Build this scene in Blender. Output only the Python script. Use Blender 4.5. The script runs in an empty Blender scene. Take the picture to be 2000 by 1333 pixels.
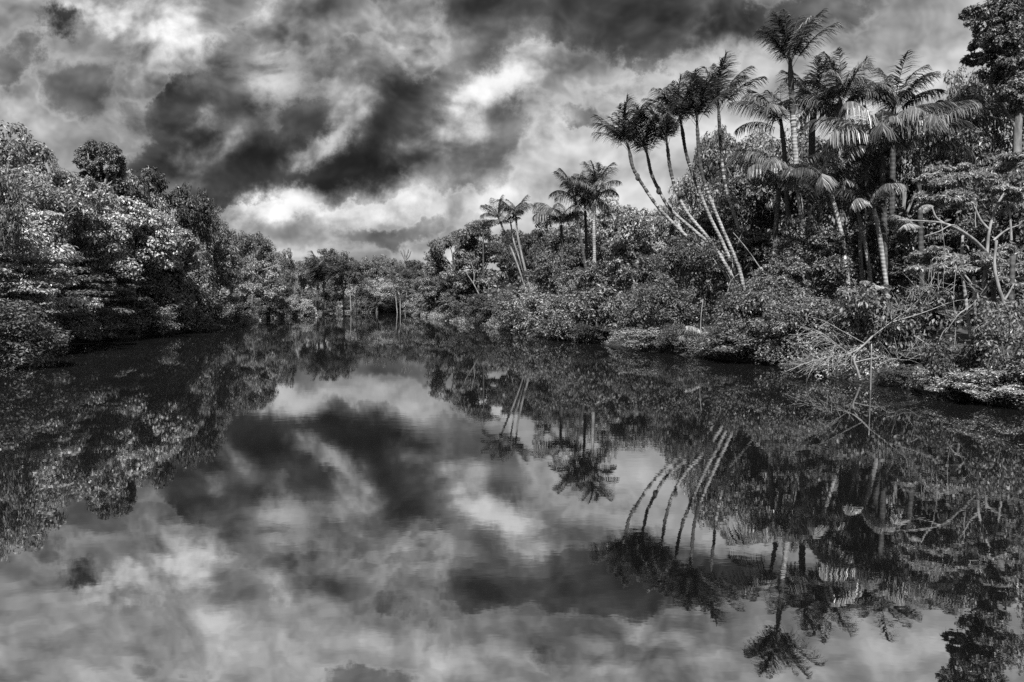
import bpy, math, random
import numpy as np
from mathutils import Vector, Matrix, Quaternion
R = math.radians
random.seed(7)
rng = np.random.default_rng(11)
scene = bpy.context.scene
col = scene.collection

# ------------------------------------------------------------------ camera
F, PITCH, HC = 1333.0, R(3.16), 3.5
cam_d = bpy.data.cameras.new("camera")
cam = bpy.data.objects.new("camera", cam_d)
col.objects.link(cam)
cam_d.sensor_width = 36.0
cam_d.lens = 24.0
cam_d.clip_end = 9000
cam.location = (0, 0, HC)
cam.rotation_euler = (R(90) - PITCH, 0, 0)
scene.camera = cam
CS, SN = math.cos(PITCH), math.sin(PITCH)

def ray(px, py):
    a, b = (px - 1000) / F, (666.5 - py) / F
    return Vector((a, CS + b * SN, -SN + b * CS))

def at(px, py, Y):
    """the world point seen at a photograph position, Y metres ahead"""
    d = ray(px, py)
    return Vector((d.x / d.y * Y, Y, HC + d.z / d.y * Y))

def uv(px, py):
    d = ray(px, py)
    return d.x / d.y, d.z / d.y

# ------------------------------------------------------------------ nodes
class NT:
    def __init__(s, tree):
        s.t = tree
        tree.nodes.clear()
    def n(s, typ, **kw):
        nd = s.t.nodes.new(typ)
        for k, v in kw.items():
            setattr(nd, k, v)
        return nd
    def l(s, a, b):
        s.t.links.new(a, b)
    def put(s, sock, v):
        if isinstance(v, bpy.types.NodeSocket):
            s.l(v, sock)
        else:
            sock.default_value = v
    def math(s, op, a, b=0.0, c=0.0, clamp=False):
        m = s.n('ShaderNodeMath', operation=op, use_clamp=clamp)
        for i, v in enumerate((a, b, c)):
            s.put(m.inputs[i], v)
        return m.outputs[0]
    def vmath(s, op, a, b=None):
        m = s.n('ShaderNodeVectorMath', operation=op)
        s.put(m.inputs[0], a)
        if b is not None:
            s.put(m.inputs[1], b)
        return m.outputs[0]
    def noise(s, vec, scale, detail=4, rough=0.5, dist=0.0, dim='3D', out=0):
        m = s.n('ShaderNodeTexNoise', noise_dimensions=dim)
        s.put(m.inputs['Vector'], vec)
        m.inputs['Scale'].default_value = scale
        m.inputs['Detail'].default_value = detail
        m.inputs['Roughness'].default_value = rough
        m.inputs['Distortion'].default_value = dist
        return m.outputs[out]
    def rng(s, v, a, b, c, d, smooth=False):
        m = s.n('ShaderNodeMapRange')
        if smooth:
            m.interpolation_type = 'SMOOTHSTEP'
        s.put(m.inputs[0], v)
        for i, x in enumerate((a, b, c, d)):
            s.put(m.inputs[i + 1], x)
        return m.outputs[0]

# ------------------------------------------------------------------ sky and sun
SUN_DIR = Vector((-0.08, -0.82, 0.98)).normalized()      # towards the sun
SUN_EL = math.asin(SUN_DIR.z)
SUN_AZ = math.atan2(SUN_DIR.x, SUN_DIR.y)

# cloud masses: photo x, photo y, radius x, radius y, turn, brightness step, edge
CLOUDS = [
 (450,335,320,80,0,-.40,.6),(530,340,260,56,-3,-.30,.7),(600,280,300,110,-5,-.14,1),(650,318,230,80,-20,-.22,1),(770,240,240,160,-40,-.36,1),(800,190,150,90,0,-.26,1),
 (680,368,140,46,-20,-.32,.9),(930,285,160,110,0,-.33,1),(880,340,130,74,0,-.24,1),(1240,30,400,100,5,-.40,.8),
 (935,45,150,115,20,-.24,1),(1620,15,240,75,-14,-.15,1),(118,40,84,58,-20,-.56,1),(28,110,60,90,25,-.26,.9),
 (358,222,80,56,-38,-.40,.8),(270,225,200,140,0,-.16,1),(130,180,90,110,0,-.16,1),(500,250,280,130,0,-.22,1),
 (430,115,130,90,-30,-.19,1),(650,100,190,80,-12,-.30,1),(615,240,70,55,0,-.14,1),(593,290,34,24,0,-.22,.8),
 (1148,226,70,30,-8,-.28,1),(1110,165,260,66,-24,-.24,1),(1170,200,180,44,-20,-.18,1),(250,90,150,70,-30,-.13,1),
 (640,470,300,50,0,-.10,1),(830,440,190,30,-8,-.22,1),(870,20,100,70,0,-.10,1),(1510,40,140,50,-10,-.08,1),
 (1660,70,130,40,-40,-.10,1),(40,40,120,80,0,-.08,1),
 (200,12,100,52,10,.42,.7),(365,45,100,60,0,.26,1),(335,95,110,90,-40,.36,1),(545,130,110,80,-30,.36,1),
 (525,12,36,50,10,.34,.9),(800,90,160,120,-10,.27,1),(325,182,80,48,0,.22,1),(395,280,110,80,-10,.38,1),
 (310,322,110,44,0,.22,1),(690,205,64,110,0,.30,1),(605,305,120,40,-28,.46,.9),(790,352,72,80,10,.42,.8),
 (885,245,84,110,40,.42,.9),(965,180,150,46,-20,.28,1),(560,412,240,48,-4,.26,.9),
 (480,420,90,36,0,.24,1),(610,400,70,34,0,.14,1),(1088,245,76,40,-10,.26,.9),
 (1405,75,100,48,-10,.30,1),(1040,105,70,110,10,.22,1),(960,385,200,74,-10,.24,1),
 (570,502,60,14,0,.14,1),(860,490,90,20,0,.14,1),(600,30,120,70,0,.10,1),(1190,330,120,60,-20,.10,1),
 (720,330,40,60,30,-.10,1),(160,330,120,60,0,.10,1),
]
# broad grey layers behind them
SHADE = [(420,130,800,330,.16),(1250,-40,700,260,.20),(700,470,420,90,.06),(1250,330,420,240,-.13),(1700,220,320,190,-.05),(100,245,340,95,-.07)]
# masses above the frame, seen only as mirrored in the water
ABOVE = [(330,1310,110,60,0,-.2,1),(690,1335,160,60,0,-.40,1),(1070,1275,84,90,0,-.26,1),(760,1182,100,50,-20,-.24,1),
 (430,1240,110,80,0,.16,1),(560,1260,120,70,0,.12,1),(900,1290,140,60,20,.12,1),(1250,1260,200,80,0,.12,1),
 (1400,1100,200,70,0,.10,1),(150,1230,120,80,0,-.1,1)]

world = bpy.data.worlds.new("World")
scene.world = world
world.use_nodes = True
w = NT(world.node_tree)
tc = w.n('ShaderNodeTexCoord').outputs['Generated']
sx = w.n('ShaderNodeSeparateXYZ'); w.l(tc, sx.inputs[0])
X, Yd, Z = sx.outputs
yab = w.math('MAXIMUM', w.math('ABSOLUTE', Yd), 0.08)
U = w.math('DIVIDE', X, yab); V = w.math('DIVIDE', Z, yab)
cuv = w.n('ShaderNodeCombineXYZ'); w.l(U, cuv.inputs[0]); w.l(V, cuv.inputs[1])
UV0 = cuv.outputs[0]
zz = w.math('ADD', w.math('MAXIMUM', Z, 0.0), 0.30)
cp = w.n('ShaderNodeCombineXYZ')
w.l(w.math('DIVIDE', X, zz), cp.inputs[0]); w.l(w.math('DIVIDE', Yd, zz), cp.inputs[1])
P = cp.outputs[0]
def warp(vec, coord, scale, detail, rough, amt, seed):
    off = w.vmath('ADD', coord, (seed, seed * .37, 0))
    c = w.n('ShaderNodeTexNoise', noise_dimensions='2D')
    w.l(off, c.inputs['Vector']); c.inputs['Scale'].default_value = scale
    c.inputs['Detail'].default_value = detail; c.inputs['Roughness'].default_value = rough
    d = w.vmath('SUBTRACT', c.outputs[1], (.5, .5, .5))
    m = w.n('ShaderNodeVectorMath', operation='SCALE'); w.l(d, m.inputs[0]); m.inputs['Scale'].default_value = amt
    return w.vmath('ADD', vec, m.outputs[0])
UV2 = warp(UV0, UV0, 7.0, 8, .66, .10, 5.3)
flat = w.vmath('MULTIPLY', UV2, (1, 1, 0))
base = w.rng(V, 0.0, .55, .70, .71)
A = B = H = 0.0
for (px, py, rx, ry, amp) in SHADE:
    u0, v0 = uv(px, py)
    mp = w.n('ShaderNodeMapping', vector_type='TEXTURE'); w.l(flat, mp.inputs['Vector'])
    mp.inputs['Location'].default_value = (u0, v0, 0); mp.inputs['Scale'].default_value = (rx / F, ry / F, 1)
    g = w.n('ShaderNodeTexGradient', gradient_type='SPHERICAL'); w.l(mp.outputs[0], g.inputs[0])
    base = w.math('SUBTRACT', base, w.rng(g.outputs[1], 0.0, .9, 0.0, amp, True))
for (px, py, rx, ry, rot, amp, edge) in CLOUDS + ABOVE:
    if py > 640:
        d = ray(px, py); u0, v0 = d.x / d.y, -d.z / d.y
    else:
        u0, v0 = uv(px, py)
    mp = w.n('ShaderNodeMapping', vector_type='TEXTURE')
    w.l(flat, mp.inputs['Vector'])
    mp.inputs['Location'].default_value = (u0, v0, 0)
    mp.inputs['Rotation'].default_value = (0, 0, R(-rot))
    mp.inputs['Scale'].default_value = (rx * 1.06 / F, ry * 1.06 / F, 1)
    g = w.n('ShaderNodeTexGradient', gradient_type='SPHERICAL'); w.l(mp.outputs[0], g.inputs[0])
    v = w.rng(g.outputs[1], 0.0, edge * .85, 0.0, abs(amp), True)
    if amp < -.405: H = w.math('ADD', v, H)
    elif amp < 0: A = w.math('ADD', v, A)
    else: B = w.math('ADD', v, B)
# billows: rounded cells broken up by fractal noise, read twice (a step apart along the light) for relief
nz = warp(w.vmath('MULTIPLY', UV0, (1.0, 1.25, 1)), UV0, 5.0, 3, .5, .07, 2.2)
def billow(vec, det=9, vdet=3.0):
    vo = w.n('ShaderNodeTexVoronoi', voronoi_dimensions='2D', feature='SMOOTH_F1')
    w.l(vec, vo.inputs['Vector'])
    vo.inputs['Scale'].default_value = 8.0; vo.inputs['Detail'].default_value = vdet
    vo.inputs['Roughness'].default_value = .55; vo.inputs['Lacunarity'].default_value = 2.1
    vo.inputs['Smoothness'].default_value = .7
    return w.math('SUBTRACT', w.math('MULTIPLY', w.noise(vec, 5.5, det, .63, 0.0, '2D'), .84), w.math('MULTIPLY', vo.outputs['Distance'], .32))
b1 = billow(nz)
nn = w.math('MULTIPLY', w.math('SUBTRACT', b1, .30), 3.2)
b3 = billow(nz, 4, 1.0)
b2 = billow(w.vmath('ADD', nz, (-.012, .024, 0)), 4, 1.0)
rel = w.math('MULTIPLY', w.math('SUBTRACT', b3, b2), .70)
dd = w.math('ADD', w.math('MULTIPLY', A, 2.1), w.math('MULTIPLY', nn, .56))
core = w.math('ADD', w.rng(dd, -.12, 1.75, 0.0, .37), w.rng(dd, -.02, .42, 0.0, .13, True))
rim = w.math('MULTIPLY', w.rng(dd, -.06, .10, 0.0, .07, True), w.rng(dd, .10, .34, 1.0, 0.0, True))
hole = w.math('MULTIPLY', w.rng(H, .0, .34, 0.0, 1.0, True), w.rng(w.math('ADD', H, w.math('MULTIPLY', w.math('SUBTRACT', w.noise(UV0, 19.0, 7, .66, 0.0, '2D'), .5), 1.5)), .08, .72, 0.0, 1.0, True))
D = w.math('ADD', base, w.math('MULTIPLY', B, w.math('MULTIPLY_ADD', nn, 1.15, 1.1)))
D = w.math('SUBTRACT', D, core)
D = w.math('ADD', D, w.math('ADD', rim, rel))
D = w.math('MULTIPLY_ADD', nn, .10, D)
D = w.math('MULTIPLY_ADD', w.math('TANH', w.math('DIVIDE', w.math('SUBTRACT', D, .52), .46)), .46, .53)
cover = w.math('SUBTRACT', 1.0, w.math('MULTIPLY', hole, .92))
L = w.math('POWER', D, 2.3)
sky = w.n('ShaderNodeTexSky', sky_type='NISHITA')
sky.sun_disc = False
sky.sun_elevation = SUN_EL
sky.sun_rotation = SUN_AZ
sepc = w.n('ShaderNodeSeparateColor'); w.l(sky.outputs[0], sepc.inputs[0])
clear = w.math('MULTIPLY', sepc.outputs[0], .03)            # red channel: a red-filtered black and white sky
cl = w.math('MULTIPLY', L, 6.3)
tot = w.math('ADD', w.math('MULTIPLY', cl, cover), w.math('MULTIPLY', clear, w.math('SUBTRACT', 1.0, cover)))
comb = w.n('ShaderNodeCombineColor')
for i in range(3):
    w.l(tot, comb.inputs[i])
bg = w.n('ShaderNodeBackground'); bg.inputs[1].default_value = .1
w.l(comb.outputs[0], bg.inputs[0])
wo = w.n('ShaderNodeOutputWorld'); w.l(bg.outputs[0], wo.inputs[0])
world.cycles.sampling_method = 'MANUAL'
world.cycles.sample_map_resolution = 256

sun_d = bpy.data.lights.new("sun", 'SUN')
sun = bpy.data.objects.new("sun", sun_d); col.objects.link(sun)
sun_d.energy = 5.0
sun_d.angle = R(.53)
sun_d.color = (1, .995, .985)
sun.rotation_euler = SUN_DIR.to_track_quat('Z', 'Y').to_euler()

# ------------------------------------------------------------------ materials (a black and white photograph: all greys)
def grey(v):
    return (v, v, v, 1)

def leaf_mat(name, lo, hi, rough=.42, spec=.5, trans=.3):
    m = bpy.data.materials.new(name); m.use_nodes = True
    n = NT(m.node_tree)
    geo = n.n('ShaderNodeNewGeometry')
    oi = n.n('ShaderNodeObjectInfo')
    v = n.rng(n.math('POWER', geo.outputs['Random Per Island'], 1.9), 0, 1, lo * .9, hi * 1.38)
    v = n.math('MULTIPLY', v, n.rng(oi.outputs['Random'], 0, 1, .5, 1.4))
    c = n.n('ShaderNodeCombineColor')
    for i in range(3):
        n.l(v, c.inputs[i])
    p = n.n('ShaderNodeBsdfPrincipled')
    n.l(c.outputs[0], p.inputs['Base Color'])
    n.l(n.rng(geo.outputs['Random Per Island'], 0, 1, rough + .1, rough - .1), p.inputs['Roughness'])
    p.inputs['Specular IOR Level'].default_value = spec
    t = n.n('ShaderNodeBsdfTranslucent'); n.l(c.outputs[0], t.inputs[0])
    mx = n.n('ShaderNodeMixShader'); mx.inputs[0].default_value = trans
    n.l(p.outputs[0], mx.inputs[1]); n.l(t.outputs[0], mx.inputs[2])
    o = n.n('ShaderNodeOutputMaterial'); n.l(mx.outputs[0], o.inputs[0])
    return m

def bark_mat(name, lo, hi, scale=3.0, rings=0.0):
    m = bpy.data.materials.new(name); m.use_nodes = True
    n = NT(m.node_tree)
    pos = n.n('ShaderNodeNewGeometry').outputs['Position']
    st = n.vmath('MULTIPLY', pos, (1, 1, .35))
    a = n.noise(st, scale, 6, .65)
    v = n.rng(a, .35, .68, lo, hi)
    h = a
    if rings:
        sp = n.n('ShaderNodeSeparateXYZ'); n.l(pos, sp.inputs[0])
        wv = n.math('SINE', n.math('ADD', n.math('MULTIPLY', sp.outputs[2], rings), n.math('MULTIPLY', a, 2.0)))
        dark = n.rng(wv, -1, -.3, .76, 1.0, True)
        v = n.math('MULTIPLY', v, dark)
        h = n.math('ADD', a, n.math('MULTIPLY', wv, .3))
    c = n.n('ShaderNodeCombineColor')
    for i in range(3):
        n.l(v, c.inputs[i])
    b = n.n('ShaderNodeBump'); b.inputs['Strength'].default_value = .6; b.inputs['Distance'].default_value = .05
    n.l(h, b.inputs['Height'])
    p = n.n('ShaderNodeBsdfPrincipled'); p.inputs['Roughness'].default_value = .85
    p.inputs['Specular IOR Level'].default_value = .25
    n.l(c.outputs[0], p.inputs['Base Color']); n.l(b.outputs[0], p.inputs['Normal'])
    o = n.n('ShaderNodeOutputMaterial'); n.l(p.outputs[0], o.inputs[0])
    return m

M = dict(
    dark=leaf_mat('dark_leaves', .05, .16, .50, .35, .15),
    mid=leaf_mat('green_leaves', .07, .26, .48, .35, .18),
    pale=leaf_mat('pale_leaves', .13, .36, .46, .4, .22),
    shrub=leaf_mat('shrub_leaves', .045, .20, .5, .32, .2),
    feather=leaf_mat('feathery_leaves', .16, .42, .5, .4, .45),
    palm=leaf_mat('palm_leaflets', .05, .14, .46, .4, .25),
    palmlit=leaf_mat('glossy_palm_leaflets', .07, .17, .46, .5, .25),
    dry=leaf_mat('dry_frond', .18, .32, .6, .3, .2),
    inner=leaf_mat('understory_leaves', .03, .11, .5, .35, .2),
    bark=bark_mat('grey_bark', .06, .20),
    palebark=bark_mat('pale_bark', .11, .31, 4.0),
    ring=bark_mat('ringed_palm_bark', .12, .38, 3.0, 26.0),
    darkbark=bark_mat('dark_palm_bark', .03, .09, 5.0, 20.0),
    nest=bark_mat('termite_nest_earth', .03, .08, 9.0),
    nestpale=bark_mat('pale_termite_nest_earth', .28, .5, 9.0),
)

# ------------------------------------------------------------------ object helpers
def tag(o, label=None, cat=None, group=None, kind=None):
    if label: o['label'] = label
    if cat: o['category'] = cat
    if group: o['group'] = group
    if kind: o['kind'] = kind
    return o

def link(name, me, mat=None, parent=None):
    o = bpy.data.objects.new(name, me)
    col.objects.link(o)
    if mat is not None and not me.materials:
        me.materials.append(mat)
    if parent is not None:
        o.parent = parent
    return o

def empty(name, loc, rz=0.0, scale=(1, 1, 1)):
    o = bpy.data.objects.new(name, None)
    col.objects.link(o)
    o.location = loc; o.rotation_euler = (0, 0, rz); o.scale = scale
    o.empty_display_size = .3
    return o

def mesh_np(name, verts, faces_flat, nper, smooth=False):
    """verts (n,3); faces_flat indices, nper vertices in each face"""
    me = bpy.data.meshes.new(name)
    nf = len(faces_flat) // nper
    me.vertices.add(len(verts)); me.vertices.foreach_set('co', np.asarray(verts, dtype=np.float32).ravel())
    me.loops.add(len(faces_flat)); me.loops.foreach_set('vertex_index', np.asarray(faces_flat, dtype=np.int32))
    me.polygons.add(nf)
    me.polygons.foreach_set('loop_start', np.arange(nf, dtype=np.int32) * nper)
    me.polygons.foreach_set('use_smooth', np.full(nf, smooth, dtype=bool))
    me.update(calc_edges=True)
    return me

def norm(a):
    return a / np.maximum(np.linalg.norm(a, axis=1, keepdims=True), 1e-9)

def leaf_mesh(name, pos, nrm, dirs, length, wid):
    """one folded, pointed leaf per row"""
    nrm = norm(nrm)
    dirs = norm(dirs - nrm * np.sum(dirs * nrm, axis=1, keepdims=True))
    side = np.cross(nrm, dirs)
    Lc = length[:, None]; W = (length * wid)[:, None] * .5
    v = np.empty((len(pos), 4, 3))
    v[:, 0] = pos
    v[:, 1] = pos + dirs * Lc * .45 + side * W + nrm * Lc * .06
    v[:, 2] = pos + dirs * Lc - nrm * Lc * .14
    v[:, 3] = pos + dirs * Lc * .45 - side * W + nrm * Lc * .06
    n = len(pos)
    return mesh_np(name, v.reshape(-1, 3), np.arange(n * 4), 4)

def catmull(pts, k=5):
    pts = [Vector(p) for p in pts]
    if len(pts) < 3:
        return pts
    P_ = [pts[0] * 2 - pts[1]] + pts + [pts[-1] * 2 - pts[-2]]
    out = []
    for i in range(1, len(P_) - 2):
        a, b, c, d = P_[i - 1:i + 3]
        for j in range(k):
            t = j / k
            out.append(.5 * ((2 * b) + (c - a) * t + (2 * a - 5 * b + 4 * c - d) * t * t + (3 * b - a - 3 * c + d) * t ** 3))
    out.append(pts[-1])
    return out

class Tubes:
    def __init__(s):
        s.v, s.f = [], []
    def tube(s, pts, r0, r1, k=4, sides=7, wob=0.0):
        pts = catmull(pts, k)
        n = len(pts)
        base = len(s.v)
        ref = Vector((.31, .77, .2))
        for i, p in enumerate(pts):
            t = (pts[min(i + 1, n - 1)] - pts[max(i - 1, 0)]).normalized()
            a = t.cross(ref).normalized(); b = t.cross(a)
            f = i / (n - 1)
            r = r0 + (r1 - r0) * f
            r *= 1 + random.uniform(-wob, wob)
            for q in range(sides):
                an = 2 * math.pi * q / sides
                s.v.append(p + (a * math.cos(an) + b * math.sin(an)) * r)
        for i in range(n - 1):
            for q in range(sides):
                a0 = base + i * sides + q; b0 = base + i * sides + (q + 1) % sides
                s.f.append((a0, b0, b0 + sides, a0 + sides))
        s.f.append(tuple(base + (n - 1) * sides + q for q in range(sides)))
        return s
    def mesh(s, name):
        me = bpy.data.meshes.new(name)
        me.from_pydata([tuple(v) for v in s.v], [], s.f)
        me.polygons.foreach_set('use_smooth', [True] * len(me.polygons))
        me.update()
        return me

# ------------------------------------------------------------------ river banks, ground and water
def wl(tab, px):
    return float(np.interp(px, [t[0] for t in tab], [t[1] for t in tab]))
LEFT_PY = [(-300, 800), (0, 716), (130, 672), (300, 655), (440, 641), (520, 624), (600, 616), (660, 611)]
RIGHT_PY = [(800, 611), (850, 624), (950, 640), (1050, 656), (1150, 668), (1250, 685), (1350, 696), (1500, 713), (1600, 736), (1750, 756), (1850, 776), (1990, 802), (2200, 850)]
def onwater(px, py):
    d = ray(px, py)
    t = -HC / d.z
    return d.x * t, d.y * t
LB = [onwater(*p) for p in LEFT_PY]
RB = [onwater(*p) for p in RIGHT_PY]
LW = [(p[0], b[1]) for p, b in zip(LEFT_PY, LB)]
RW = [(p[0], b[1]) for p, b in zip(RIGHT_PY, RB)]
poly = [(-30, -200)] + [(-27, -40), (-27, 5)] + LB + RB + [(17.5, 4), (19, -40), (24, -200)]
PG = np.array(poly)

def inland(x, y):
    """metres inland of the waterline, negative over the river"""
    p = np.stack([np.ravel(x), np.ravel(y)], 1).astype(float)
    d = np.full(len(p), 1e9); inside = np.zeros(len(p), bool)
    for i in range(len(PG)):
        a, b = PG[i], PG[(i + 1) % len(PG)]
        ab = b - a
        t = np.clip(((p - a) @ ab) / (ab @ ab), 0, 1)
        d = np.minimum(d, np.linalg.norm(p - (a + t[:, None] * ab), axis=1))
        c = ((a[1] > p[:, 1]) != (b[1] > p[:, 1]))
        xi = a[0] + (p[:, 1] - a[1]) / (b[1] - a[1] + 1e-12) * ab[0]
        inside ^= c & (p[:, 0] < xi)
    return np.where(inside, -d, d).reshape(np.shape(x))

def height(x, y):
    s = inland(x, y)
    h = np.interp(s, [-12, -3, -.4, 0, .5, 3, 12, 40, 200], [-3.5, -1.8, -.35, 0, .35, .9, 1.8, 3.2, 5.0])
    return h + .18 * np.sin(np.asarray(x) * .9 + 1.3) * np.cos(np.asarray(y) * .7) * np.clip(s / 2, 0, 1)

def gz(x, y):
    return float(height(np.array([x]), np.array([y]))[0])

gx = np.concatenate([[-5000, -2000, -800, -400, -250], np.arange(-170, 171, 2.0), [250, 400, 800, 2000, 5000]])
gy = np.concatenate([[-3000, -900, -300, -120], np.arange(-60, 341, 2.0), [420, 600, 1000, 2500, 7000]])
GX, GY = np.meshgrid(gx, gy)
GZ = height(GX, GY)
gv = np.stack([GX.ravel(), GY.ravel(), GZ.ravel()], 1)
nx = len(gx); ii = np.arange((len(gy) - 1) * (nx - 1)); rr, cc = ii // (nx - 1), ii % (nx - 1)
q0 = rr * nx + cc
gf = np.stack([q0, q0 + 1, q0 + nx + 1, q0 + nx], 1).ravel()
soil = bark_mat('dark_soil', .02, .06, 1.5)
ground = link('ground', mesh_np('ground', gv, gf, 4, True), soil); tag(ground, kind='structure')

wm = bpy.data.materials.new('dark_river_water'); wm.use_nodes = True
n = NT(wm.node_tree)
pos = n.n('ShaderNodeNewGeometry').outputs['Position']
r1 = n.noise(n.vmath('MULTIPLY', pos, (1, 1.6, 1)), 1.5, 3, .55)
r2 = n.noise(n.vmath('MULTIPLY', pos, (.8, 1.8, 1)), 5.0, 2, .5)
patch = n.rng(n.noise(n.vmath('MULTIPLY', pos, (.35, 1, 1)), .09, 3, .5), .42, .66, .35, 1.25, True)
hh = n.math('MULTIPLY', n.math('ADD', r1, n.math('MULTIPLY', r2, .22)), patch)
bp = n.n('ShaderNodeBump'); bp.inputs['Strength'].default_value = 1.0; bp.inputs['Distance'].default_value = .0010
n.l(hh, bp.inputs['Height'])
gl = n.n('ShaderNodeBsdfGlossy'); gl.inputs['Color'].default_value = grey(.96); gl.inputs['Roughness'].default_value = .014
n.l(bp.outputs[0], gl.inputs['Normal'])
df = n.n('ShaderNodeBsdfDiffuse'); df.inputs['Color'].default_value = grey(.006)
fr = n.n('ShaderNodeFresnel'); fr.inputs['IOR'].default_value = 11.0
n.l(bp.outputs[0], fr.inputs['Normal'])
mx = n.n('ShaderNodeMixShader')
n.l(fr.outputs[0], mx.inputs[0]); n.l(df.outputs[0], mx.inputs[1]); n.l(gl.outputs[0], mx.inputs[2])
o = n.n('ShaderNodeOutputMaterial'); n.l(mx.outputs[0], o.inputs[0])
water = link('river', mesh_np('river', np.array([(-220, -250, 0), (220, -250, 0), (220, 330, 0), (-220, 330, 0)]), np.arange(4), 4), wm)
tag(water, kind='structure')

# ------------------------------------------------------------------ foliage prototypes
def rnd_dirs(n):
    return norm(rng.normal(size=(n, 3)))

def clump_points(cen, rad, n, shell=.55):
    """n points in each ellipsoid clump, thicker towards its outside; returns points and outward directions"""
    k = len(cen)
    d = rnd_dirs(k * n)
    r = (shell + (1 - shell) * rng.random(k * n)) * (1 - .35 * rng.random(k * n) ** 3)
    c = np.repeat(cen, n, 0); s = np.repeat(rad, n, 0)
    return c + d * s * r[:, None], d

def sub_clumps(cen, rad, m, spread, size, flat=1.0):
    """clumps broken into smaller ones"""
    d = rnd_dirs(len(cen) * m)
    c = np.repeat(cen, m, 0); s = np.repeat(rad, m, 0)
    k = size * (.6 + .8 * rng.random((len(c), 1)))
    return c + d * s * spread * (.5 + .5 * rng.random((len(c), 1))), s * k * np.array([1, 1, flat])

def leaves_from(name, cen, rad, n, ll, wid, up=.45, droop=.25, jit=.75):
    p, d = clump_points(cen, rad, n)
    nr = d * .95 + np.array([0, 0, up]) + rng.normal(size=p.shape) * jit * .45
    dr = rng.normal(size=p.shape) + d * .8 + np.array([0, 0, -droop * 2])
    return leaf_mesh(name, p, nr, dr, ll * (.6 + .8 * rng.random(len(p))), wid)

def ellipsoid_centres(n, cx, cy, cz, rx, ry, rz, zmin=-1.0, jit=.18, inner=.55):
    out = []
    while len(out) < n:
        d = rnd_dirs(1)[0]
        if d[2] < zmin: continue
        r = inner + (1 - inner) * random.random() ** .5
        out.append((cx + d[0] * rx * r + random.gauss(0, jit), cy + d[1] * ry * r + random.gauss(0, jit), cz + d[2] * rz * r + random.gauss(0, jit)))
    return np.array(out)

def limbs(h_fork, cens, r_trunk, bend=.6, nlimb=12, r_limb=.12):
    t = Tubes()
    top = Vector((random.uniform(-.3, .3) * bend, random.uniform(-.3, .3) * bend, h_fork))
    zmax = max(c[2] for c in cens)
    crest = Vector((top.x * 1.5, top.y * 1.5, h_fork + (zmax - h_fork) * .62))
    t.tube([(0, 0, -.6), (random.uniform(-.2, .2) * bend, random.uniform(-.2, .2) * bend, h_fork * .5), top, crest], r_trunk, r_trunk * .3, 4, 8)
    idx = np.linspace(0, len(cens) - 1, min(nlimb, len(cens))).astype(int)
    for i in idx:
        c = Vector(cens[i])
        s = top.lerp(crest, random.random() * .6)
        mid = s.lerp(c, .5) + Vector((random.gauss(0, .3), random.gauss(0, .3), random.gauss(.25, .25)))
        t.tube([s, mid, c], r_limb, r_limb * .25, 4, 5)
    return t

PROTO = {}   # kind -> list of (crown mesh, trunk mesh, total height, crown radius)
def proto_round(tagname, dense, ll, mat, n=3, H=13.0, rad=5.0, cz=8.6, rz=4.3, ncl=20, leafw=.5, flat=.8):
    res = []
    for i in range(n):
        cen = ellipsoid_centres(ncl, 0, 0, cz, rad * .80, rad * .80, rz * .80, -.75, .3)
        sz = rad * .34 * (.7 + .6 * np.random.RandomState(i).rand(len(cen), 1))
        rd = sz * np.array([[1, 1, flat]])
        c2, r2 = sub_clumps(cen, rd, 12, .92, .42, .8)
        cm = leaves_from(tagname + '_leaves', c2, r2, dense, ll, leafw)
        cm.materials.append(mat)
        tm = limbs(H * .34, cen, .26, nlimb=16).mesh(tagname + '_wood'); tm.materials.append(M['bark'])
        res.append((cm, tm, H, rad))
    return res
def proto_layered(tagname, dense, ll, mat, n=2, H=12.0, rad=5.2, wood='bark', leafw=.5, layers=7, z0=.32, up=.9):
    res = []
    for i in range(n):
        cen, rd = [], []
        for k in range(layers):
            z = H * (z0 + (1 - z0) * (k + .5) / layers) * .97
            f = (k + .5) / layers
            rl = rad * (1.0 - .62 * f ** 1.6) * .8
            m = 5 if f < .8 else 3
            a0 = random.random() * 6.28
            for q in range(m):
                a = a0 + 6.283 * q / m + random.uniform(-.4, .4)
                rr_ = rl * random.uniform(.45, 1.0)
                cen.append((math.cos(a) * rr_, math.sin(a) * rr_, z + random.gauss(0, .35)))
                s = rad * random.uniform(.26, .40)
                rd.append((s, s, s * .24))
        cen, rd = np.array(cen), np.array(rd)
        c2, r2 = sub_clumps(cen, rd, 9, .95, .45, 1.3)
        cm = leaves_from(tagname + '_leaves', c2, r2, dense, ll, leafw, up, .12, .6)
        cm.materials.append(mat)
        tm = limbs(H * .3, cen, .24, nlimb=26, r_limb=.10).mesh(tagname + '_wood'); tm.materials.append(M[wood])
        res.append((cm, tm, H, rad))
    return res
def proto_open(n=2, H=15.0, rad=4.6):
    res = []
    for i in range(n):
        cen = ellipsoid_centres(11, 0, 0, 10.6, rad * .78, rad * .78, 3.4, -.6, .3, .75)
        rd = np.full((len(cen), 3), rad * .30) * (.75 + .5 * rng.random((len(cen), 1))) * np.array([[1, 1, .75]])
        c2, r2 = sub_clumps(cen, rd, 10, 1.0, .42, .8)
        cm = leaves_from('emergent_leaves', c2, r2, 85, .30, .5)
        cm.materials.append(M['dark'])
        tm = limbs(H * .5, cen, .26, nlimb=11, r_limb=.13).mesh('emergent_wood'); tm.materials.append(M['bark'])
        res.append((cm, tm, H, rad))
    return res
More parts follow.
